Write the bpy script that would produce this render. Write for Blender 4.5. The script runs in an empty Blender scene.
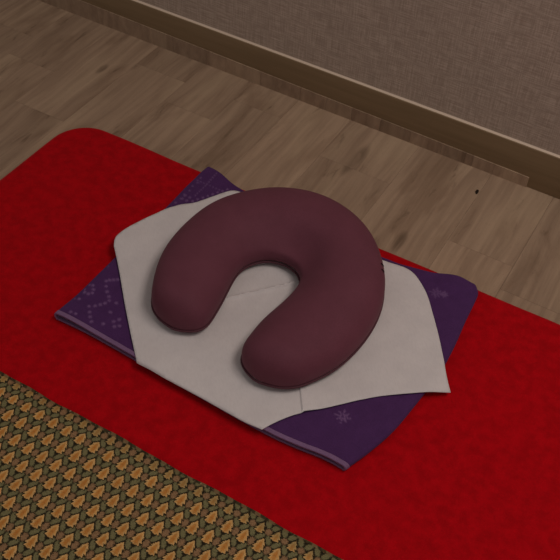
import bpy, bmesh, math, random
from mathutils import Vector, noise
from mathutils.geometry import delaunay_2d_cdt
random.seed(7)
sc = bpy.context.scene
col = sc.collection

# ------------------------------------------------------------------ helpers
def lin(r, g, b):
    f = lambda c: (c/255/12.92) if c/255 <= .04045 else ((c/255+.055)/1.055)**2.4
    return (f(r), f(g), f(b), 1)

def link(name, verts, faces, mat=None, parent=None, smooth=True):
    me = bpy.data.meshes.new(name)
    me.from_pydata([tuple(v) for v in verts], [], [tuple(f) for f in faces])
    me.update()
    bm = bmesh.new(); bm.from_mesh(me)
    bmesh.ops.recalc_face_normals(bm, faces=bm.faces[:]); bm.to_mesh(me); bm.free()
    for p in me.polygons: p.use_smooth = smooth
    o = bpy.data.objects.new(name, me); col.objects.link(o)
    if mat: me.materials.append(mat)
    if parent: o.parent = parent
    return o

def empty(name, loc, label, cat):
    o = bpy.data.objects.new(name, None); col.objects.link(o)
    o.location = loc; o.empty_display_size = .05
    o['label'] = label; o['category'] = cat
    return o

def local(verts, root):
    l = root.location
    return [(v[0]-l.x, v[1]-l.y, v[2]-l.z) for v in verts]

def attr(o, name, vals):
    a = o.data.attributes.new(name, 'FLOAT', 'POINT')
    a.data.foreach_set('value', vals)

def smooth01(a, b, x):
    t = max(0., min(1., (x-a)/(b-a))); return t*t*(3-2*t)

def catmull(pts, n, closed=False):
    P = [Vector(p) for p in pts]; out = []; m = len(P)
    rng = m if closed else m-1
    for i in range(rng):
        g = (lambda k: P[k % m]) if closed else (lambda k: P[max(0, min(m-1, k))])
        a, b, c, d = g(i-1), g(i), g(i+1), g(i+2)
        for k in range(n):
            t = k/n
            out.append(.5*((2*b)+(c-a)*t+(2*a-5*b+4*c-d)*t*t+(3*b-a-3*c+d)*t**3))
    if not closed: out.append(P[-1])
    return out

def resample(pts, n):
    L = [0.]
    for a, b in zip(pts, pts[1:]): L.append(L[-1]+(b-a).length)
    out = []; j = 0
    for i in range(n+1):
        s = L[-1]*i/n
        while j < len(L)-2 and L[j+1] < s: j += 1
        d = L[j+1]-L[j]; t = (s-L[j])/d if d > 1e-9 else 0
        out.append(pts[j].lerp(pts[j+1], min(1, t)))
    return out

def seg_dist(p, a, b):
    ab = b-a; t = max(0, min(1, (p-a).dot(ab)/ab.length_squared)); q = a+ab*t
    side = ab.x*(p.y-a.y)-ab.y*(p.x-a.x)
    return (p-q).length, side, (p-a).dot(ab)/ab.length_squared

# node maths ---------------------------------------------------------------
class NT:
    def __init__(s, name, rough=.8, spec=.3):
        s.m = bpy.data.materials.new(name); s.m.use_nodes = True
        s.t = s.m.node_tree; s.n = s.t.nodes; s.l = s.t.links
        s.b = s.n['Principled BSDF']
        s.b.inputs['Roughness'].default_value = rough
        s.b.inputs['Specular IOR Level'].default_value = spec
    def put(s, sock, v):
        if isinstance(v, V): s.l.new(v.o, sock)
        elif hasattr(v, 'links'): s.l.new(v, sock)
        else: sock.default_value = v
    def math(s, op, *a, clamp=False):
        n = s.n.new('ShaderNodeMath'); n.operation = op; n.use_clamp = clamp
        for i, x in enumerate(a): s.put(n.inputs[i], x)
        return V(s, n.outputs[0])
    def attr(s, name):
        n = s.n.new('ShaderNodeAttribute'); n.attribute_name = name
        return V(s, n.outputs['Fac'])
    def coord(s, which='Object'):
        return s.n.new('ShaderNodeTexCoord').outputs[which]
    def xyz(s, vec):
        n = s.n.new('ShaderNodeSeparateXYZ'); s.l.new(vec, n.inputs[0])
        return [V(s, o) for o in n.outputs]
    def vec(s, x, y, z=0.):
        n = s.n.new('ShaderNodeCombineXYZ')
        for i, q in enumerate((x, y, z)): s.put(n.inputs[i], q)
        return n.outputs[0]
    def noise(s, vec, scale=1., detail=3., rough=.55, dist=0.):
        n = s.n.new('ShaderNodeTexNoise'); s.put(n.inputs['Vector'], vec)
        n.inputs['Scale'].default_value = scale; n.inputs['Detail'].default_value = detail
        n.inputs['Roughness'].default_value = rough; n.inputs['Distortion'].default_value = dist
        return V(s, n.outputs['Fac'])
    def step(s, a, b, x):
        n = s.n.new('ShaderNodeMapRange'); n.interpolation_type = 'SMOOTHSTEP'
        s.put(n.inputs['Value'], x); s.put(n.inputs['From Min'], a); s.put(n.inputs['From Max'], b)
        return V(s, n.outputs[0])
    def mix(s, f, a, b, mode='MIX'):
        n = s.n.new('ShaderNodeMix'); n.data_type = 'RGBA'; n.blend_type = mode
        s.put(n.inputs[0], f); s.put(n.inputs[6], a); s.put(n.inputs[7], b)
        return n.outputs[2]
    def color(s, c): s.put(s.b.inputs['Base Color'], c)
    def bump(s, h, strength=.3, dist=.001):
        n = s.n.new('ShaderNodeBump'); n.inputs['Strength'].default_value = strength
        n.inputs['Distance'].default_value = dist; s.put(n.inputs['Height'], h)
        s.l.new(n.outputs[0], s.b.inputs['Normal'])

class V:
    def __init__(s, nt, o): s.nt, s.o = nt, o
    def __add__(s, x): return s.nt.math('ADD', s, x)
    def __radd__(s, x): return s.nt.math('ADD', x, s)
    def __sub__(s, x): return s.nt.math('SUBTRACT', s, x)
    def __rsub__(s, x): return s.nt.math('SUBTRACT', x, s)
    def __mul__(s, x): return s.nt.math('MULTIPLY', s, x)
    def __rmul__(s, x): return s.nt.math('MULTIPLY', x, s)
    def __truediv__(s, x): return s.nt.math('DIVIDE', s, x)
    def abs(s): return s.nt.math('ABSOLUTE', s)
    def fract(s): return s.nt.math('FRACT', s)
    def sin(s): return s.nt.math('SINE', s)
    def pow(s, x): return s.nt.math('POWER', s, x)
    def max(s, x): return s.nt.math('MAXIMUM', s, x)
    def min(s, x): return s.nt.math('MINIMUM', s, x)

# ------------------------------------------------------------------ materials
# laminate floor
def wood(name, tone=1.):
    n = NT(name, .5, .3)
    p = n.coord(); x, y, z = n.xyz(p)
    tn = n.attr('tone'); pid = n.attr('plank')
    yy = y + pid*3.17; xx = x + pid*.73
    wx = n.noise(n.vec(xx*9, yy*3.5, pid), 1, 2, .5)
    xw = x + (wx-.5)*.02; xx = xx + (wx-.5)*.035
    grain = n.noise(n.vec(xx*75, yy*3.2, z*30), 1, 5, .6, .3)
    fine = n.noise(n.vec(xx*330, yy*12, z*30), 1, 3, .6)
    blot = n.noise(n.vec(xx*19, yy*4.5, pid), 1, 4, .55, .6)
    pale = n.noise(n.vec(xx*14, yy*3., pid+9.), 1, 3, .5, .4)
    dark = n.noise(n.vec(xx*60, yy*10., pid+4.), 1, 4, .6, .8)
    c = n.mix(n.step(.3, .72, grain), lin(152, 125, 103), lin(178, 149, 124))
    c = n.mix(n.step(.48, .68, blot)*.55, c, lin(130, 103, 82))
    c = n.mix(n.step(.50, .70, pale)*.5, c, lin(188, 160, 132))
    c = n.mix(n.step(.56, .72, dark)*n.step(.45, .62, blot)*.6, c, lin(98, 76, 58))
    c = n.mix(n.step(.55, .85, fine)*.16, c, lin(92, 72, 56))
    kn = None
    for kx, ky, ka, kb in ((-1.0155, 1.188, .007, .017), (-.487, 1.215, .012, .05), (-.335, 1.07, .010, .03)):
        dx_ = (xw-.5*.0-kx)/ka; dy_ = (y-ky)/kb
        q = 1.-n.step(.1, 1.5, dx_*dx_+dy_*dy_+(dark-.5)*2.2)
        kn = q if kn is None else kn.max(q)
    c = n.mix(kn*(n.step(.3, .6, dark)*.45+.22), c, lin(88, 68, 52))
    spk_ = n.noise(n.vec(x*260, y*110, 6.), 1, 3, .7)
    c = n.mix(n.step(.55, .75, spk_)*.22, c, lin(108, 86, 68))
    f = n.n.new('ShaderNodeHueSaturation'); f.inputs['Saturation'].default_value = 1.0
    n.put(f.inputs['Value'], tn*tone); n.put(f.inputs['Color'], c)
    n.color(f.outputs[0])
    n.bump(grain*.6+fine*.4, .12, .0006)
    return n.m
M_floor = wood('laminate wood')
M_strip = wood('laminate edge strip', .95)
n = NT('dark joint', .9); n.color(lin(104, 82, 64)); M_gap = n.m

# wallpaper: fine woven look
n = NT('woven wallpaper', .75, .25)
x, y, z = n.xyz(n.coord())
w1 = n.noise(n.vec(x*640, z*26, 0.), 1, 2, .6); w2 = n.noise(n.vec(x*26, z*640, 3.), 1, 2, .6)
slub = n.noise(n.vec(x*40, z*330, 8.), 1, 3, .6); big = n.noise(n.vec(x*14, z*10, 1.), 1, 3)
w = w1*.45+w2*.55
c = n.mix(n.step(.38, .66, w), lin(166, 145, 130), lin(202, 181, 165))
c = n.mix(n.step(.56, .74, slub)*.32, c, lin(228, 208, 192))
c = n.mix(n.step(.44, .28, slub)*.28, c, lin(146, 126, 112))
c = n.mix(n.step(.35, .75, big)*.16, c, lin(150, 132, 120))
n.color(c); n.bump(w, .12, .0005); M_wall = n.m

n = NT('brown baseboard laminate', .42, .4)
x, y, z = n.xyz(n.coord())
g = n.noise(n.vec(x*5, y*60, z*90), 1, 4, .6)
n.color(n.mix(n.step(.3, .7, g), lin(128, 104, 76), lin(138, 113, 84))); n.bump(g, .06, .0005); M_base = n.m

# red fleece
n = NT('red fleece', .95, .1)
p = n.coord(); x, y, z = n.xyz(p)
f1 = n.noise(p, 420, 3, .7); f2 = n.noise(p, 60, 4, .6); f3 = n.noise(p, 9, 3, .55)
c = n.mix(n.step(.3, .7, f2)*.9, lin(168, 3, 14), lin(196, 5, 19))
c = n.mix(n.step(.35, .7, f1)*.22, c, lin(158, 2, 14))
c = n.mix(n.step(.45, .75, f3)*.25, c, lin(190, 2, 16))
n.color(c)
n.b.inputs['Sheen Weight'].default_value = .3; n.b.inputs['Sheen Roughness'].default_value = .4
n.b.inputs['Sheen Tint'].default_value = (1, .12, .12, 1)
n.bump(f1*.8+f2*.5, .5, .0016); M_red = n.m

# purple terry towel
def terry(name, base, motif):
    n = NT(name, .95, .08)
    p = n.coord(); a = n.attr('motif')
    f1 = n.noise(p, 600, 2, .7); f2 = n.noise(p, 60, 3, .6)
    c = n.mix(n.step(.3, .75, f2)*.5, base, tuple(q*1.28 for q in base[:3])+(1,))
    c = n.mix(n.step(.4, .75, f1)*.4, c, tuple(q*.66 for q in base[:3])+(1,))
    c = n.mix(a*(.35+n.step(.25, .6, f1)*.65), c, motif)
    n.color(c); n.b.inputs['Sheen Weight'].default_value = .1
    n.b.inputs['Sheen Tint'].default_value = (.7, .5, .9, 1)
    n.bump(f1*.8+f2*.4, .5, .0015); return n.m
M_terry = terry('purple terry', lin(78, 45, 90), lin(142, 106, 150))
M_hem = terry('lilac hem', lin(130, 98, 132), lin(150, 110, 150))

# white non-woven cover
n = NT('white face cover cloth', .85, .15)
p = n.coord(); x, y, z = n.xyz(p)
f1 = n.noise(n.vec((x+y)*300, (x-y)*90, 0.), 1, 3, .6); f2 = n.noise(p, 38, 4, .6)
c = n.mix(n.step(.3, .7, f2)*.6, lin(216, 206, 205), lin(226, 216, 214))
c = n.mix(n.step(.4, .75, f1)*.3, c, lin(203, 192, 189))
n.color(c); n.bump(f1*.4+f2*.8, .35, .0012); M_sheet = n.m

# maroon pillow
n = NT('maroon pillow cover', .75, .2)
p = n.coord()
f1 = n.noise(p, 520, 2, .6); f2 = n.noise(p, 26, 3, .6)
c = n.mix(n.step(.3, .7, f2)*.6, lin(106, 56, 69), lin(115, 62, 76))
c = n.mix(n.step(.4, .7, f1)*.25, c, lin(88, 46, 56))
n.color(c); n.bump(f1*.6+f2*.6, .2, .0007); n.b.inputs['Sheen Weight'].default_value = .05
n.b.inputs['Sheen Tint'].default_value = (1, .6, .65, 1); M_pil = n.m
n = NT('dark seam', .7, .3); n.color(lin(86, 46, 56)); M_seam = n.m
n = NT('dark thread', .8, .2); n.color(lin(52, 28, 36)); M_thread = n.m
n = NT('dark speck', .7, .3); n.color(lin(34, 20, 12)); M_speck = n.m

# gold brocade cloth: staggered leaves, olive links, brown buds
n = NT('gold brocade', .8, .2)
x0, y0, z0 = n.xyz(n.coord('Object'))
wob = n.noise(n.vec(x0*30, y0*30, 0.), 1, 2)
PX, PY = .0218, .0229
ca, sa = math.cos(math.radians(-1.7)), math.sin(math.radians(-1.7))
dxw, dyw = x0+.5149, y0-.4575
X = dxw*ca + dyw*sa; Y = dyw*ca - dxw*sa
X = X + (wob-.5)*.0016
Y = Y + .0042*n.step(.482, .500, y0)
jag = n.noise(n.vec(x0*900, y0*900, 0.), 1, 1, .5)
edge = n.step(.482, .496, y0)            # the two rows nearest the selvage are smaller
def cell(ox, oy):
    u = ((X/PX+.5+ox).fract()-.5)*PX; v = ((Y/(2*PY)+.5+oy).fract()-.5)*(2*PY)
    return u, v
leaf = vein = rim = None; bud = None; oliv = None
for ox, oy in ((0, 0), (.5, .5)):
    u, v = cell(ox, oy)
    Ln = .0205; t = (v+Ln*.47)/Ln
    tc = t.max(.0001).min(.9999)
    prof = tc.pow(.58)*(1.-tc).pow(.98)*.0158
    rag = (tc*24.+u.abs()*900.).sin()*.0017*(1.-tc)
    wd = prof + rag + (jag-.5)*.0048 - edge*.0012
    inside = n.step(-.0006, .0006, wd-u.abs())*n.step(.05, .11, t+(jag-.5)*.12)*(1.-n.step(.97, 1.0, t))
    fn = n.step(.2, .9, (tc*24.+u.abs()*900.+3.).sin())*inside
    fan = fn if leaf is None else fan.max(fn)
    core = n.step(-.0006, .0010, wd*.36-u.abs())*n.step(.18, .28, t)*(1.-n.step(.6, .75, t))
    halo = n.step(-.0006, .0006, wd+.0022-u.abs())*n.step(-.12, -.02, t)*(1.-n.step(1.0, 1.1, t))
    pl = inside*(1.-n.step(.0008, .0028, wd-u.abs()))
    pale_ = pl if leaf is None else pale_.max(pl)
    leaf = inside if leaf is None else leaf.max(inside)
    vein = core if vein is None else vein.max(core)
    rim = halo if rim is None else rim.max(halo)
for ox, oy in ((.5, 0), (0, .5)):
    u, v = cell(ox, oy)
    d = (u*u/(.0044**2)+v*v/(.0056**2))
    k = 1.-n.step(.55, 1.25, d+(jag-.5)*2.6)
    bud = k if bud is None else bud.max(k)
for ox, oy, s in ((.25, .25, 1), (.75, .25, -1), (.25, .75, -1), (.75, .75, 1)):
    u, v = cell(ox, oy)
    q = u*.86+v*(.5*s); r = v*.86-u*(.5*s)
    d = (q*q/(.0036**2)+r*r/(.0068**2))
    k = 1.-n.step(.6, 1.2, d+(jag-.5)*2.0)
    oliv = k if oliv is None else oliv.max(k)
weave = n.noise(n.vec(x0*1400, y0*500, 0.), 1, 2, .6)
tint = n.noise(n.vec(x0*46, y0*46, 2.), 1, 2)
base = lin(38, 32, 18)
c = n.mix(n.step(.35, .65, weave)*.5, base, lin(66, 56, 34))
c = n.mix(oliv*.95, c, n.mix(n.step(.3, .7, weave), lin(106, 100, 66), lin(140, 130, 90)))
c = n.mix(bud*.85, c, n.mix(n.step(.3, .7, weave), lin(132, 98, 66), lin(178, 136, 98)))
c = n.mix((rim-leaf).max(0.)*.9, c, lin(36, 29, 14))
gold = n.mix(n.step(.35, .65, tint), lin(190, 130, 62), lin(214, 150, 76))
gold = n.mix(n.step(.45, .7, jag)*.55, gold, lin(236, 190, 124))
gold = n.mix(fan*.45, gold, lin(150, 96, 40))
gold = n.mix(pale_*.8, gold, lin(218, 176, 116))
gold = n.mix(vein*.6, gold, lin(186, 112, 42))
gold = n.mix(edge*.55, gold, lin(136, 120, 76))
c = n.mix(leaf, c, gold)
# woven selvage
sel = n.step(.5035, .5045, y0)
dash = n.step(.1, .5, (x0*330.+y0*200.).sin()+(jag-.5)*1.5)
c = n.mix(sel*.85, c, n.mix(dash, lin(58, 48, 30), lin(134, 106, 74)))
c = n.mix(n.step(.62, .8, n.noise(n.vec(x0*260, y0*260, 4.), 1, 1))*sel, c, lin(190, 160, 130))
n.color(c); n.bump(weave*.5+leaf*.4+oliv*.2, .45, .0009); M_thai = n.m

# ------------------------------------------------------------------ setting
YB = 1.3135                                    # front of the baseboard
# floor boards (x seams; each column broken at butt joints, with a tone for every board)
cols = [(-2.6, -2.48), (-2.48, -2.36), (-2.36, -2.24), (-2.24, -2.12), (-2.12, -2.0), (-2.0, -1.88), (-1.88, -1.76),
        (-1.76, -1.64), (-1.64, -1.525), (-1.525, -1.415), (-1.415, -1.304), (-1.304, -1.194), (-1.194, -1.083),
        (-1.083, -.973), (-.973, -.862), (-.862, -.757), (-.757, -.656), (-.656, -.547), (-.547, -.41), (-.41, -.2715),
        (-.2715, -.160), (-.160, -.05), (-.05, .06), (.06, .17), (.17, .28), (.28, .39), (.39, .5), (.5, .61), (.61, .72),
        (.72, .83), (.83, .94), (.94, 1.05), (1.05, 1.16), (1.16, 1.27), (1.27, 1.4)]
known = {-.862: ([1.17], [.98, .95]), -.973: ([1.24], [1.0, .9]), -1.083: ([1.02], [.86, 1.02]), -.757: ([1.245], [.90, 1.02]),
         -.656: ([], [1.14]), -.547: ([1.19], [.96, 1.0]), -.41: ([], [1.02]), -.2715: ([1.117], [1.08, 1.0]),
         -.160: ([1.06], [.95, .93]), -1.194: ([1.13], [1.02, .92]), -1.304: ([1.2], [.9, 1.0])}
fv, ff, tone, pid = [], [], [], []
k = 0; G = .00012
for x0_, x1_ in cols:
    if x0_ in known: br, tn = known[x0_]
    else:
        br = [random.uniform(.2, 1.0)]; tn = [random.uniform(.9, 1.06) for _ in range(2)]
    ys = [-.6]+list(br)+[1.3185]
    for (ya, yb), t_ in zip(zip(ys, ys[1:]), tn):
        b = len(fv)
        for zz, e in ((0, .0001), (-.0003, 0), (-.009, 0)):
            fv += [(x0_+G+e, ya+G+e, zz), (x1_-G-e, ya+G+e, zz), (x1_-G-e, yb-G-e, zz), (x0_+G+e, yb-G-e, zz)]
        ff.append((b, b+1, b+2, b+3))
        for r in (0, 4):
            for i in range(4): ff.append((b+r+i, b+r+(i+1) % 4, b+r+4+(i+1) % 4, b+r+4+i))
        tone += [1+(t_-1)*(.55 if x0_ < -.6 else .85)]*12; pid += [k*1.37]*12; k += 1
floor = link('floor', fv, ff, M_floor, smooth=False)
attr(floor, 'tone', tone); attr(floor, 'plank', pid)
bmf = bmesh.new(); bmf.from_mesh(floor.data)
q = [bmf.verts.new(v) for v in ((-2.6, -.6, -.009), (1.4, -.6, -.009), (1.4, 1.45, -.009), (-2.6, 1.45, -.009))]
q2 = [bmf.verts.new((v.co.x, v.co.y, -.04)) for v in q]
fs = [bmf.faces.new(q), bmf.faces.new(q2[::-1])]+[bmf.faces.new((q[i], q2[i], q2[(i+1) % 4], q[(i+1) % 4])) for i in range(4)]
for f_ in fs: f_.material_index = 1
bmf.to_mesh(floor.data); bmf.free(); floor.data.materials.append(M_gap)
floor['kind'] = 'structure'

def box(name, x0, x1, y0, y1, z0, z1, mat, bevel=0, seg=2, parent=None):
    bm = bmesh.new()
    bmesh.ops.create_cube(bm, size=1)
    for v in bm.verts:
        v.co = Vector((x0 if v.co.x < 0 else x1, y0 if v.co.y < 0 else y1, z0 if v.co.z < 0 else z1))
    if bevel: bmesh.ops.bevel(bm, geom=bm.edges[:], offset=bevel, segments=seg, affect='EDGES', profile=.5)
    me = bpy.data.meshes.new(name); bm.to_mesh(me); bm.free()
    for p in me.polygons: p.use_smooth = bevel > 0
    o = bpy.data.objects.new(name, me); col.objects.link(o); me.materials.append(mat)
    if parent: o.parent = parent
    return o
wall = box('wall_back', -2.6, 1.4, 1.3195, 1.45, 0, 2.5, M_wall); wall['kind'] = 'structure'
bb = box('baseboard_back', -2.6, 1.4, YB, 1.3195, .0, .0785, M_base, .0012, 3); bb['kind'] = 'structure'
n = NT('pale bead', .5, .4); n.color(lin(222, 198, 176))  # paler line modelled along the top of the baseboard
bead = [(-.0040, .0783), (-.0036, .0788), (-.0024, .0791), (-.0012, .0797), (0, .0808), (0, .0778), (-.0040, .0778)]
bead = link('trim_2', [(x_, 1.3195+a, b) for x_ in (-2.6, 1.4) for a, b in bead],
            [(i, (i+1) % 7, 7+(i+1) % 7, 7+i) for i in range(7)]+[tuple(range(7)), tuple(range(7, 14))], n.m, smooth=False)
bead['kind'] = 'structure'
# strip of floor laminate standing against the foot of the baseboard, cut in pieces
sv, sf, st, sp = [], [], [], []
cuts = [-2.6, -2.2, -1.9, -1.55, -1.31, -1.12, -.985, -.862, -.74, -.655, -.60, -.547, -.49, -.43, -.37, -.31, -.2715, -.2085]
stn = [1, .9, 1.05, .95, 1, .95, .9, 1.02, .95, 1.0, .92, .98, .84, 1.0, .9, .98, 1.14]
for i, (a, b_) in enumerate(zip(cuts, cuts[1:])):
    h = lambda xx: .0215+max(0, -.21-xx)*.0165
    b = len(sv); g = .0002
    sv += [(a+g, YB-.0018, 0), (b_-g, YB-.0018, 0), (b_-g, YB-.0018, h(b_)-.0004), (a+g, YB-.0018, h(a)-.0004),
           (a+g, YB-.0016, h(a)), (b_-g, YB-.0016, h(b_)), (b_-g, YB, h(b_)), (a+g, YB, h(a)), (a+g, YB, 0), (b_-g, YB, 0)]
    sf += [(b, b+1, b+2, b+3), (b+3, b+2, b+5, b+4), (b+4, b+5, b+6, b+7), (b+7, b+6, b+9, b+8), (b+8, b+9, b+1, b),
           (b, b+3, b+4, b+7, b+8), (b+1, b+9, b+6, b+5, b+2)]
    st += [stn[i]]*10; sp += [i*2.3+.4]*10
tr = link('trim_1', sv, sf, M_strip, smooth=False); attr(tr, 'tone', st); attr(tr, 'plank', sp); tr['kind'] = 'structure'

# ------------------------------------------------------------------ mat
ZM = .05
def rrect(x0, x1, y0, y1, r, inset, n=14):
    x0 += inset; x1 -= inset; y0 += inset; y1 -= inset; r = max(.004, r-inset); out = []
    for cx, cy, a0 in ((x1-r, y1-r, 0), (x0+r, y1-r, 90), (x0+r, y0+r, 180), (x1-r, y0+r, 270)):
        for i in range(n+1):
            a = math.radians(a0+90*i/n); out.append(Vector((cx+r*math.cos(a), cy+r*math.sin(a))))
    P = []
    m = len(out)
    for i in range(m):                       # add points along the straight sides
        a, b = out[i], out[(i+1) % m]; P.append(a)
        if i % (n+1) == n:
            for k in range(1, 40): P.append(a.lerp(b, k/40))
    return P
def mz(x, y):
    return .0016*noise.noise(Vector((x*9, y*9, 3.1)))+.0012*noise.noise(Vector((x*21, y*21, 7.7)))
mx0, mx1, my0, my1, mr = -.921, 1.05, .02, .9975, .066
R_ = .014
root_mat = empty('massage_mat', (.05, .5, 0), 'long bright red fleece covered massage mat lying on the wood floor', 'mat')
vs, fs_ = [], []
prof = [(0.004, 0.0), (0.0, .006), (0.0, ZM-R_)]+[(R_*(1-math.cos(a)), ZM-R_+R_*math.sin(a)) for a in [math.radians(d) for d in (15, 30, 45, 60, 75, 90)]]
rings = []
for ins, zz in prof:
    ring = rrect(mx0, mx1, my0, my1, mr, ins); rings.append(len(vs))
    wv = lambda p: (.0016*noise.noise(Vector((p.x*13, p.y*13, .5))))
    vs += [(p.x+wv(p), p.y+wv(p), zz if zz < .02 else zz+mz(p.x, p.y)*(1 if zz > ZM-.001 else .5)) for p in ring]
N = len(ring)
for a, b in zip(rings, rings[1:]):
    for i in range(N): fs_.append((a+i, a+(i+1) % N, b+(i+1) % N, b+i))
inner = [Vector(v[:2]) for v in vs[rings[-1]:]]
gx = [Vector((mx0+.03+i*.0175, my0+.03+j*.0175)) for i in range(int((mx1-mx0-.06)/.0175)+1) for j in range(int((my1-my0-.06)/.0175)+1)]
def fill(boundary, pts):
    inside = [p for p in pts if pip(p, boundary) and min((p-b).length for b in boundary) > .002]
    allp = boundary+inside; m = len(boundary)
    r = delaunay_2d_cdt(allp, [(i, (i+1) % m) for i in range(m)], [], 1, 1e-7)
    return r[0], r[2]
def pip(p, poly):
    c = False; j = len(poly)-1
    for i in range(len(poly)):
        a, b = poly[i], poly[j]
        if (a.y > p.y) != (b.y > p.y) and p.x < (b.x-a.x)*(p.y-a.y)/(b.y-a.y)+a.x: c = not c
        j = i
    return c
def in_corner(p):
    return not any((p-Vector((cx, cy))).length > mr-.02 and sx*(p.x-cx) > 0 and sy*(p.y-cy) > 0
                   for cx, cy, sx, sy in ((mx0+mr, my1-mr, -1, 1), (mx0+mr, my0+mr, -1, -1), (mx1-mr, my0+mr, 1, -1), (mx1-mr, my1-mr, 1, 1)))
gx = [p for p in gx if in_corner(p)]
pv, pf = fill(inner, gx)
b = len(vs); vs += [(p.x, p.y, ZM+mz(p.x, p.y)) for p in pv]; fs_ += [tuple(b+i for i in f_) for f_ in pf]
cover = link('fleece_cover', local(vs, root_mat), fs_, M_red, root_mat)
bmx = bmesh.new(); bmx.from_mesh(cover.data); bmesh.ops.remove_doubles(bmx, verts=bmx.verts[:], dist=1e-5)
bmesh.ops.recalc_face_normals(bmx, faces=bmx.faces[:]); bmx.to_mesh(cover.data); bmx.free()
n_ = NT('mat underside', .9); n_.color(lin(60, 20, 22))
under = box('underside', mx0+.02-.05, mx1-.02-.05, my0+.02-.5, my1-.02-.5, .0, .006, n_.m, parent=root_mat)

# ------------------------------------------------------------------ brocade cloth
def thai_y(x): return .5075+.0008*math.sin(x*37)+.0006*math.sin(x*91)
tv, tf = [], []
nx, ny = 150, 40; TX0, TX1, TY0 = -.87, .95, .07
for lay in (0, 1):
    for i in range(nx+1):
        x = TX0+(TX1-TX0)*i/nx
        for j in range(ny+1):
            y = TY0+(thai_y(x)-TY0)*j/ny
            z = ZM+mz(x, y)+.0012+lay*.0012
            tv.append((x, y, z))
W = (nx+1)*(ny+1); idx = lambda l, i, j: l*W+i*(ny+1)+j
for l in (0, 1):
    for i in range(nx):
        for j in range(ny): tf.append((idx(l, i, j), idx(l, i+1, j), idx(l, i+1, j+1), idx(l, i, j+1)))
for i in range(nx):
    for j in (0, ny): tf.append((idx(0, i, j), idx(0, i+1, j), idx(1, i+1, j), idx(1, i, j)))
for j in range(ny):
    for i in (0, nx): tf.append((idx(0, i, j), idx(0, i, j+1), idx(1, i, j+1), idx(1, i, j)))
tc_ = link('brocade_cloth', tv, tf, M_thai)
tc_['label'] = 'dark green and gold brocade cloth with rows of woven leaves, spread over the red mat'; tc_['category'] = 'cloth'

# ------------------------------------------------------------------ towel
ZT = .0625                                   # height of its top side
L_ = resample(catmull([(-.6545, .6165), (-.6535, .668), (-.6535, .7377), (-.6535, .812), (-.6535, .8896), (-.655, .9476), (-.652, .992)], 8), 100)
Rt = resample(catmull([(-.2032, .6118), (-.1891, .6497), (-.1767, .696), (-.1691, .7558), (-.164, .8094), (-.1652, .8637), (-.1698, .9144), (-.1725, .9562), (-.1745, .974), (-.182, .985)], 8), 100)
Ft = resample(catmull([(-.6545, .6165), (-.6124, .618), (-.5692, .6169), (-.5184, .6146), (-.416, .610), (-.3141, .6064), (-.2661, .6085), (-.2375, .612), (-.2213, .6127), (-.2032, .6118)], 8), 100)
Bk = resample(catmull([(-.652, .992), (-.6305, .9905), (-.5859, .978), (-.50, .968), (-.40, .962), (-.31, .963), (-.277, .967), (-.235, .9760), (-.205, .984), (-.182, .985)], 8), 100)
def ev(c, t):
    f_ = t*100; i = min(99, int(f_)); return c[i].lerp(c[i+1], f_-i)
def coons(u, v):
    a = ev(Ft, u)*(1-v)+ev(Bk, u)*v; b = ev(L_, v)*(1-u)+ev(Rt, v)*u
    c = (Ft[0]*(1-u)+Ft[-1]*u)*(1-v)+(Bk[0]*(1-u)+Bk[-1]*u)*v
    return a+b-c
def towel_top(x, y):
    return ZT+.0010*noise.noise(Vector((x*16, y*16, 11)))+.0006*noise.noise(Vector((x*45, y*45, 2)))
TOWEL_POLY = L_[::-1]+Ft[1:]+Rt[1:]+Bk[::-1][1:-1]
TOWEL_POLY = [Vector(p) for p in TOWEL_POLY]
# motif: dotted diamonds, zigzags and little stars
dots = []
def star(cx, cy, r=.0085, s=1.):
    for k in range(8):
        a = k*math.pi/4+.2
        for q in (.35, .65, 1.): dots.append((cx+math.cos(a)*r*q*(1 if k % 2 == 0 else .8), cy+math.sin(a)*r*q*(1 if k % 2 == 0 else .8), .0015, s))
star(-.2407, .6759, .0098, .6); star(-.226, .9385, .009, .35); star(-.2150, .9420, .005, .4)
for bx, by in ((-.6, .80), (-.6, .912)):      # repeats up the left end of the towel
    P = .0076
    for k in range(-7, 8):                                  # nested zigzags
        dots.append((bx-.025+abs(k)*P*.55, by+k*P, .0023, .6))
        dots.append((bx+.030+abs(k)*P*.55, by+k*P, .0023, .6))
    for sx in (-.038, .012, .062):
        for q in ((-1, -1), (1, -1), (-1, 1), (1, 1)):
            dots.append((bx+sx+q[0]*.0042, by+q[1]*.0042, .0026, .5))
    for k in range(-9, 10, 2):
        dots.append((bx-.046+(k % 4)*.001, by+k*.0058, .0020, .45))
for q in ((-.6532, .681), (-.6499, .6857), (-.6439, .687), (-.6382, .6815), (-.6355, .6752), (-.6389, .6709), (-.6451, .6705), (-.6498, .6755),
          (-.6216, .7151), (-.626, .7115), (-.6303, .708), (-.6334, .7038), (-.6273, .6958), (-.62, .6884), (-.6121, .6823), (-.6073, .6768),
          (-.609, .6696), (-.6129, .6639), (-.6174, .6582), (-.6237, .6527), (-.616, .6443), (-.6099, .6378), (-.6031, .6318),
          (-.5966, .6786), (-.5931, .6604), (-.588, .6377), (-.5792, .6492), (-.5751, .6563), (-.5727, .6424), (-.5678, .6472),
          (-.6505, .729), (-.6506, .6534), (-.6515, .6473), (-.6361, .6293), (-.6288, .6305), (-.6436, .6563)):
    dots.append((q[0], q[1], .0026, .62))
for k in range(26): dots.append((-.646+k*.0058, .957, .0018, .42))
for k in range(12): dots.append((-.629, .925+k*.0055, .0018, .42))
grid = {}
for d in dots: grid.setdefault((int(d[0]//.01), int(d[1]//.01)), []).append(d)
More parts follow.
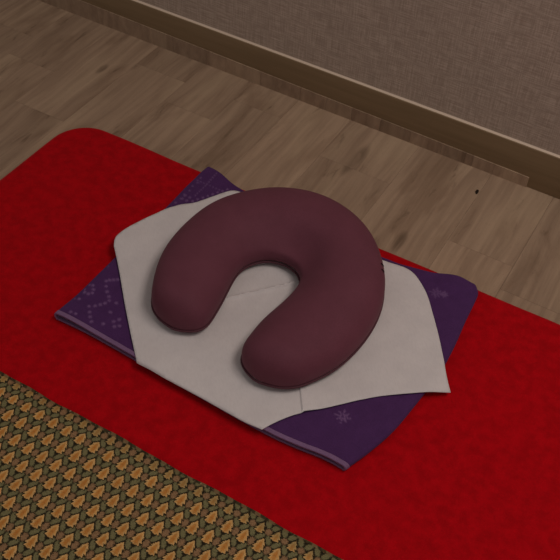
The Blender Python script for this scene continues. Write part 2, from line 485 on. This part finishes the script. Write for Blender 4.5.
def motif(x, y):
    m = 0; gi, gj = int(x//.01), int(y//.01)
    for i in (-1, 0, 1):
        for j in (-1, 0, 1):
            for dx_, dy_, r, s in grid.get((gi+i, gj+j), ()):
                q = math.hypot(x-dx_, y-dy_)/r
                if q < 1.3: m = max(m, s*(1-smooth01(.6, 1.3, q)))
    return m
root_tow = empty('folded_towel', (-.42, .8, ZM), 'folded purple terry towel with pale dotted motifs lying on the red mat', 'towel')
TH = .0024; NU = 230
# closed loop around the fold: top side, left bend, underside, right bend (offsets from the outline in x, height)
def tube(v0, v1, nv, mat, name, lift=0.):
    puff = lambda u, v: .004*smooth01(.86, .93, u)*smooth01(.88, .96, v)+.003*smooth01(.12, 0, u)*smooth01(.90, .97, v)+.0045*smooth01(.16, .01, u)*smooth01(.14, 0, v)
    V_, F_, A_ = [], [], []
    nb = 8; gap = .0018
    zt, zb = ZT, ZM+.0025+TH                              # outer top side / inner floor side
    for shell in (0, 1):                                  # outer, inner
        for jv in range(nv+1):
            v = v0+(v1-v0)*jv/nv
            half = (ZT-ZM-.0022)/2; zc = ZM+.0022+half
            r = half-(TH if shell else 0)+lift*(1 if not shell else 0)
            ring = []
            for i in range(NU+1):                         # top side, right to left
                u = 1-i/NU; p = coons(u, v)
                e = .0055
                dl = u*.47; dr = (1-u)*.47
                p = Vector((p.x+half*(1-u)-half*u, p.y))
                droop = .0030*smooth01(.06, 0, 1-u)*smooth01(.75, 1, v)
                wob_ = (towel_top(p.x, p.y)-ZT)*(1 if not shell else .6)
                ring.append((p.x, p.y, zc+r+wob_-droop+puff(u, v), 0 if shell else 1))
            for i in range(1, nb):                        # left bend
                a = math.pi/2+math.pi*i/nb; p = coons(0, v)
                ring.append((p.x+half+r*math.cos(a), p.y, zc+r*math.sin(a)+puff(0, v)*(1+math.sin(a))/2, 0))
            for i in range(0, 31):                        # underside
                u = i/30; p = coons(u, v)
                ring.append((p.x+half*(1-u)-half*u, p.y+.001, zc-r, 0))
            for i in range(1, nb):                        # right bend
                a = -math.pi/2+math.pi*i/nb; p = coons(1, v)
                ring.append((p.x-half+r*math.cos(a), p.y, zc+r*math.sin(a)+(puff(1, v)-.003*smooth01(.75, 1, v))*(1+math.sin(a))/2, 0))
            for q_ in ring:
                V_.append(q_[:3]); A_.append(motif(q_[0], q_[1]) if (q_[3] and mat is M_terry) else 0.)
            n1 = len(ring)
    m = nv+1
    for s in (0, 1):
        for j in range(nv):
            for i in range(n1):
                F_.append(((s*m+j)*n1+i, (s*m+j)*n1+(i+1) % n1, (s*m+j+1)*n1+(i+1) % n1, (s*m+j+1)*n1+i))
    for j in (0, nv):
        for i in range(n1): F_.append((j*n1+i, j*n1+(i+1) % n1, (m+j)*n1+(i+1) % n1, (m+j)*n1+i))
    o = link(name, local(V_, root_tow), F_, mat, root_tow); attr(o, 'motif', A_); return o
tube(.0165, 1.0, 180, M_terry, 'towel_body')
hem = tube(0., .0167, 6, M_hem, 'hem', .0007); hem['label'] = 'lilac woven hem'

# ------------------------------------------------------------------ white face cover sheet
pts = [(-.6635, .7630), (-.6715, .7775), (-.6711, .7976), (-.6642, .8281), (-.6532, .8592), (-.6375, .8885), (-.6195, .9060), (-.6065, .9284), (-.5935, .9520), (-.578, .9660),
       (-.53, .967), (-.44, .962), (-.36, .952), (-.3152, .9540), (-.2762, .9569), (-.2412, .9321), (-.215, .899), (-.1888, .8615), (-.1669, .8279)]
bnd = [Vector(p) for p in resample(catmull(pts, 6), 130)]
seg2 = [(-.1669, .8279), (-.155, .808), (-.1390, .7880)]
seg3 = [(-.1390, .7880), (-.1590, .7720), (-.1912, .7465), (-.2161, .7265), (-.2424, .6987), (-.2652, .6733), (-.286, .6529), (-.3045, .6268), (-.3167, .6032)]
seg4 = [(-.3167, .6032), (-.3485, .6020), (-.4104, .6048), (-.4571, .6058), (-.4892, .6068), (-.5102, .6075)]
seg5 = [(-.5102, .6075), (-.5431, .6399), (-.582, .6792), (-.6291, .7288), (-.6635, .7630)]
for s, m in ((seg2, 14), (seg3, 60), (seg4, 50), (seg5, 56)): bnd += [Vector(p) for p in resample(catmull(s, 6), m)][1:]
bnd = bnd[:-1]
c0, c1 = Vector((-.487, .742)), Vector((-.395, .856))
c2, c3 = Vector((-.3150, .6950)), Vector((-.2862, .6525))
gp = []
S_ = .0036
for i in range(int(.56/S_)):
    for j in range(int(.38/S_)): gp.append(Vector((-.69+i*S_+(j % 2)*S_/2, .59+j*S_)))
for a, b_ in ((c0, c1), (c2, c3)):
    d = (b_-a); nrm = Vector((-d.y, d.x)).normalized()
    for k in range(90):
        for off in (-.0022, -.0011, 0, .0007, .0014, .0024): gp.append(a+d*(k/90)+nrm*off)
minb = bnd
cells = {}
for b_ in bnd: cells.setdefault((int(b_.x//.004), int(b_.y//.004)), []).append(b_)
def nearb(p):
    gi, gj = int(p.x//.004), int(p.y//.004)
    return any((p-q).length < .0022 for i in (-1, 0, 1) for j in (-1, 0, 1) for q in cells.get((gi+i, gj+j), ()))
gp = [p for p in gp if pip(p, bnd) and not nearb(p)]
r = delaunay_2d_cdt(bnd+gp, [(i, (i+1) % len(bnd)) for i in range(len(bnd))], [], 1, 1e-7)
PIL = [(Vector(q), .05) for q in ((-.507, .70), (-.52, .75), (-.53, .80), (-.53, .85), (-.51, .90), (-.47, .925), (-.43, .925), (-.39, .91), (-.35, .88), (-.335, .83), (-.335, .78), (-.342, .73), (-.348, .695))]
PIL[-1] = (PIL[-1][0], .043)
TSEG = [(TOWEL_POLY[i], TOWEL_POLY[(i+4) % len(TOWEL_POLY)]) for i in range(0, len(TOWEL_POLY), 4)]
def seg_cl(p, a, b):
    ab = b-a; t = max(0, min(1, (p-a).dot(ab)/max(1e-12, ab.length_squared))); return (p-a-ab*t).length
def sheet_z(p):
    # rests on the towel; past the towel's edge it sinks toward the mat
    din = min(seg_cl(p, a, b) for a, b in TSEG)
    if pip(p, TOWEL_POLY): sup = ZT+.0026+.0
    else:
        sup = ZT+.0026-(.0095*smooth01(0, .04, din) if p.x > -.3 else .0055*smooth01(.001, .012, din)*smooth01(.68, .63, p.y))
    z = sup+.0016*noise.noise(Vector((p.x*14, p.y*14, 21)))+.0008*noise.noise(Vector((p.x*40, p.y*40, 5)))
    d, sd, t = seg_dist(p, c0, c1)
    if -.05 < t < 1.05:
        z += (.0034*math.exp(-(d/.0020)**2)+.0004*noise.noise(Vector((p.x*90, p.y*90, 1)))) + (.0014*math.exp(-d/.02) if sd < 0 else 0)
    d, sd, t = seg_dist(p, c2, c3)
    if -.02 < t < 1.02:
        z += (.0030*math.exp(-d/.012) if sd > 0 else -.0002)
    if any((p-m_).length < h_ for m_, h_ in PIL): z = min(z, ZT+.0030)
    # the left corner lifts and curls a little
    d = (p-Vector((-.672, .785))).length; z += .004*smooth01(.07, 0, d)
    return max(z, ZT+.0014) if pip(p, TOWEL_POLY) else max(z, ZM+.004)
sv2 = [(p.x, p.y, sheet_z(p)) for p in r[0]]
sheet = link('face_cover_sheet', sv2, r[2], M_sheet)
md = sheet.modifiers.new('thickness', 'SOLIDIFY'); md.thickness = .0007; md.offset = 1
sheet['label'] = 'creased off-white disposable face cover sheet spread over the purple towel'; sheet['category'] = 'sheet'

# ------------------------------------------------------------------ U shaped pillow
ZP = ZT+.0045
st_ = [((-.5545, .705), (-.462, .716)), ((-.576, .746), (-.4655, .745)), ((-.5865, .791), (-.475, .785)), ((-.586, .839), (-.478, .814)),
       ((-.580, .886), (-.470, .833)), ((-.558, .925), (-.458, .848)), ((-.527, .961), (-.446, .853)), ((-.488, .984), (-.436, .856)),
       ((-.446, .995), (-.428, .856)), ((-.400, .991), (-.418, .855)), ((-.353, .971), (-.406, .850)), ((-.318, .938), (-.396, .840)),
       ((-.290, .899), (-.390, .827)), ((-.274, .857), (-.388, .808)), ((-.2675, .813), (-.390, .783)), ((-.270, .764), (-.395, .755)),
       ((-.280, .722), (-.399, .727)), ((-.295, .697), (-.397, .704))]
O = catmull([a for a, b in st_], 4); I = catmull([b for a, b in st_], 4)
stations = []                                            # (outer, inner, height factor)
def cap(o, i, dirv, rev, depth):
    out = []; mid = (o+i)/2; half = (o-i)/2
    for k in range(1, 12):
        t = math.sin(k/11.5*math.pi/2)
        kx = (1-t**2.15)**(1/2.15)
        out.append((mid+dirv*depth*t+half*kx, mid+dirv*depth*t-half*kx, (1-t**2.6)**(1/2.2)))
    return out[::-1] if rev else out
d0 = (((O[0]+I[0])/2)-((O[4]+I[4])/2)).normalized(); d1 = (((O[-1]+I[-1])/2)-((O[-5]+I[-5])/2)).normalized()
stations += cap(O[0], I[0], d0, True, .040)
stations += [(a, b_, 1.) for a, b_ in zip(O, I)]
stations += cap(O[-1], I[-1], d1, False, .045)
for _ in range(8):
    q_ = stations[:]
    for i in range(1, len(q_)-1):
        stations[i] = (q_[i][0]*.5+(q_[i-1][0]+q_[i+1][0])*.25, q_[i][1]*.5+(q_[i-1][1]+q_[i+1][1])*.25, q_[i][2])
H = .061; NA = 40; zb = .30
pv, pf = [], []
ns = len(stations)
root_pil = empty('horseshoe_pillow', (-.434, .82, ZP), 'plump maroon horseshoe-shaped face pillow lying on the white sheet', 'pillow')
rimpts_o, rimpts_i = [], []
for si, (a, b_, hf) in enumerate(stations):
    mid = (a+b_)/2; half = (a-b_)/2                       # + outer, - inner
    s = si/(ns-1); back = math.exp(-((s-.5)/.2)**2)
    hh = H*(.96+.10*back)
    for k in range(NA):
        ph = 2*math.pi*k/NA; c, s_ = math.cos(ph), math.sin(ph)
        cx = math.copysign(abs(c)**(2/2.35), c)
        if s_ >= 0:
            e = 2/2.15; zz = hh*zb+hh*(1-zb)*hf*(s_**e)
            if c < 0: zz -= hh*(.03+.22*back)*hf*(math.sin(ph*2)**2)   # gentler inner slope
        else:
            zz = hh*zb-hh*zb*(.25+.75*min(1, hf*1.15))*(abs(s_)**(2/3.2))
        p = mid+half*cx
        pv.append((p.x, p.y, ZP+zz))
pv_cush = list(pv)
for si in range(ns-1):
    for k in range(NA):
        pf.append((si*NA+k, si*NA+(k+1) % NA, (si+1)*NA+(k+1) % NA, (si+1)*NA+k))
pf.append(tuple(range(NA))); pf.append(tuple((ns-1)*NA+k for k in range(NA)))
cush = link('cushion', local(pv, root_pil), pf, M_pil, root_pil)
cush.modifiers.new('s', 'SUBSURF').render_levels = 1
# seam cord running round the foot of the cushion
def tubepath(name, P, rad, mat, parent, closed=True, nseg=8):
    V_, F_ = [], []; m = len(P)
    for i in range(m):
        t = (P[(i+1) % m]-P[i-1]) if closed else (P[min(m-1, i+1)]-P[max(0, i-1)])
        t.normalize(); sdv = t.cross(Vector((0, 0, 1))).normalized(); up = sdv.cross(t)
        for k in range(nseg):
            a = 2*math.pi*k/nseg; V_.append(P[i]+sdv*rad*math.cos(a)+up*rad*math.sin(a))
    for i in range(m if closed else m-1):
        for k in range(nseg): F_.append((i*nseg+k, i*nseg+(k+1) % nseg, ((i+1) % m)*nseg+(k+1) % nseg, ((i+1) % m)*nseg+k))
    if not closed:
        F_.append(tuple(range(nseg))); F_.append(tuple((m-1)*nseg+k for k in range(nseg)))
    return link(name, V_ if parent is None else local(V_, parent), F_, mat, parent)
zs = ZP+.0085
sh_ = .985
path = [Vector(((a+b_)/2+(a-b_)/2*sh_).to_tuple()+(zs,)) for a, b_, h_ in stations]+[Vector(((a+b_)/2-(a-b_)/2*sh_).to_tuple()+(zs,)) for a, b_, h_ in stations[::-1]]
clean = [path[0]]
for q in path[1:]:
    if (q-clean[-1]).length > .0012: clean.append(q)
tubepath('seam', clean, .0016, M_seam, root_pil)['label'] = 'dark seam round the foot'
# a few dark stitches on the right flank
right = [i for i, q in enumerate(stations) if q[0].x > -.3]
for yy in (.917, .907, .897):
    si = min(right, key=lambda i: abs(stations[i][0].y-yy))
    A = [Vector(pv_cush[si*NA+k]) for k in (4, 3, 2)]; d = A[-1]-A[0]
    A = [q+Vector((.0004, .0004, .0005)) for q in (A[0].lerp(A[1], .4), A[1], A[1].lerp(A[2], .5))]
    tubepath('stitch', A, .0008, M_thread, root_pil, False, 6)

# ------------------------------------------------------------------ speck on the floor
bm = bmesh.new(); bmesh.ops.create_icosphere(bm, subdivisions=3, radius=1)
for v in bm.verts:
    k = 1+.25*noise.noise(v.co*1.7); v.co *= k
    v.co.x *= .0026*(1+.25*v.co.y); v.co.y *= .0055; v.co.z = max(0, v.co.z*.0022+.0008)
me = bpy.data.meshes.new('speck'); bm.to_mesh(me); bm.free()
for p in me.polygons: p.use_smooth = True
spk = bpy.data.objects.new('speck', me); col.objects.link(spk); me.materials.append(M_speck)
spk.location = (-.2755, 1.2525, 0); spk.rotation_euler.z = .15
spk['label'] = 'tiny dark speck lying on the floorboards near the baseboard'; spk['category'] = 'speck'

# ------------------------------------------------------------------ light
def area(name, loc, target, size, power, colr):
    l = bpy.data.lights.new(name, 'AREA'); l.shape = 'RECTANGLE'; l.size = size; l.size_y = .5; l.energy = power; l.color = colr
    o = bpy.data.objects.new(name, l); col.objects.link(o); o.location = loc
    o.rotation_euler = (Vector(target)-Vector(loc)).to_track_quat('-Z', 'Y').to_euler(); return o
area('ceiling_lamp', (.42, 1.0, 1.85), (-.2, .9, 0), 1.3, 13.6, (1, .92, .85))
w = bpy.data.worlds.new('room'); sc.world = w; w.use_nodes = True
w.node_tree.nodes['Background'].inputs[0].default_value = (1, .95, .91, 1)
w.node_tree.nodes['Background'].inputs[1].default_value = .21

# ------------------------------------------------------------------ camera
cd = bpy.data.cameras.new('camera'); cam = bpy.data.objects.new('camera', cd); col.objects.link(cam)
cam.location = (0, 0, 1.05); cam.rotation_euler = (.76044359, -.05104186, .52439167)
cd.sensor_width = 36; cd.lens = 951.6485/560*36; cd.clip_start = .01
sc.camera = cam
sc.view_settings.view_transform = 'Standard'; sc.view_settings.look = 'None'
sc.view_settings.exposure = 0; sc.view_settings.gamma = 1
sc.view_settings.use_curve_mapping = False
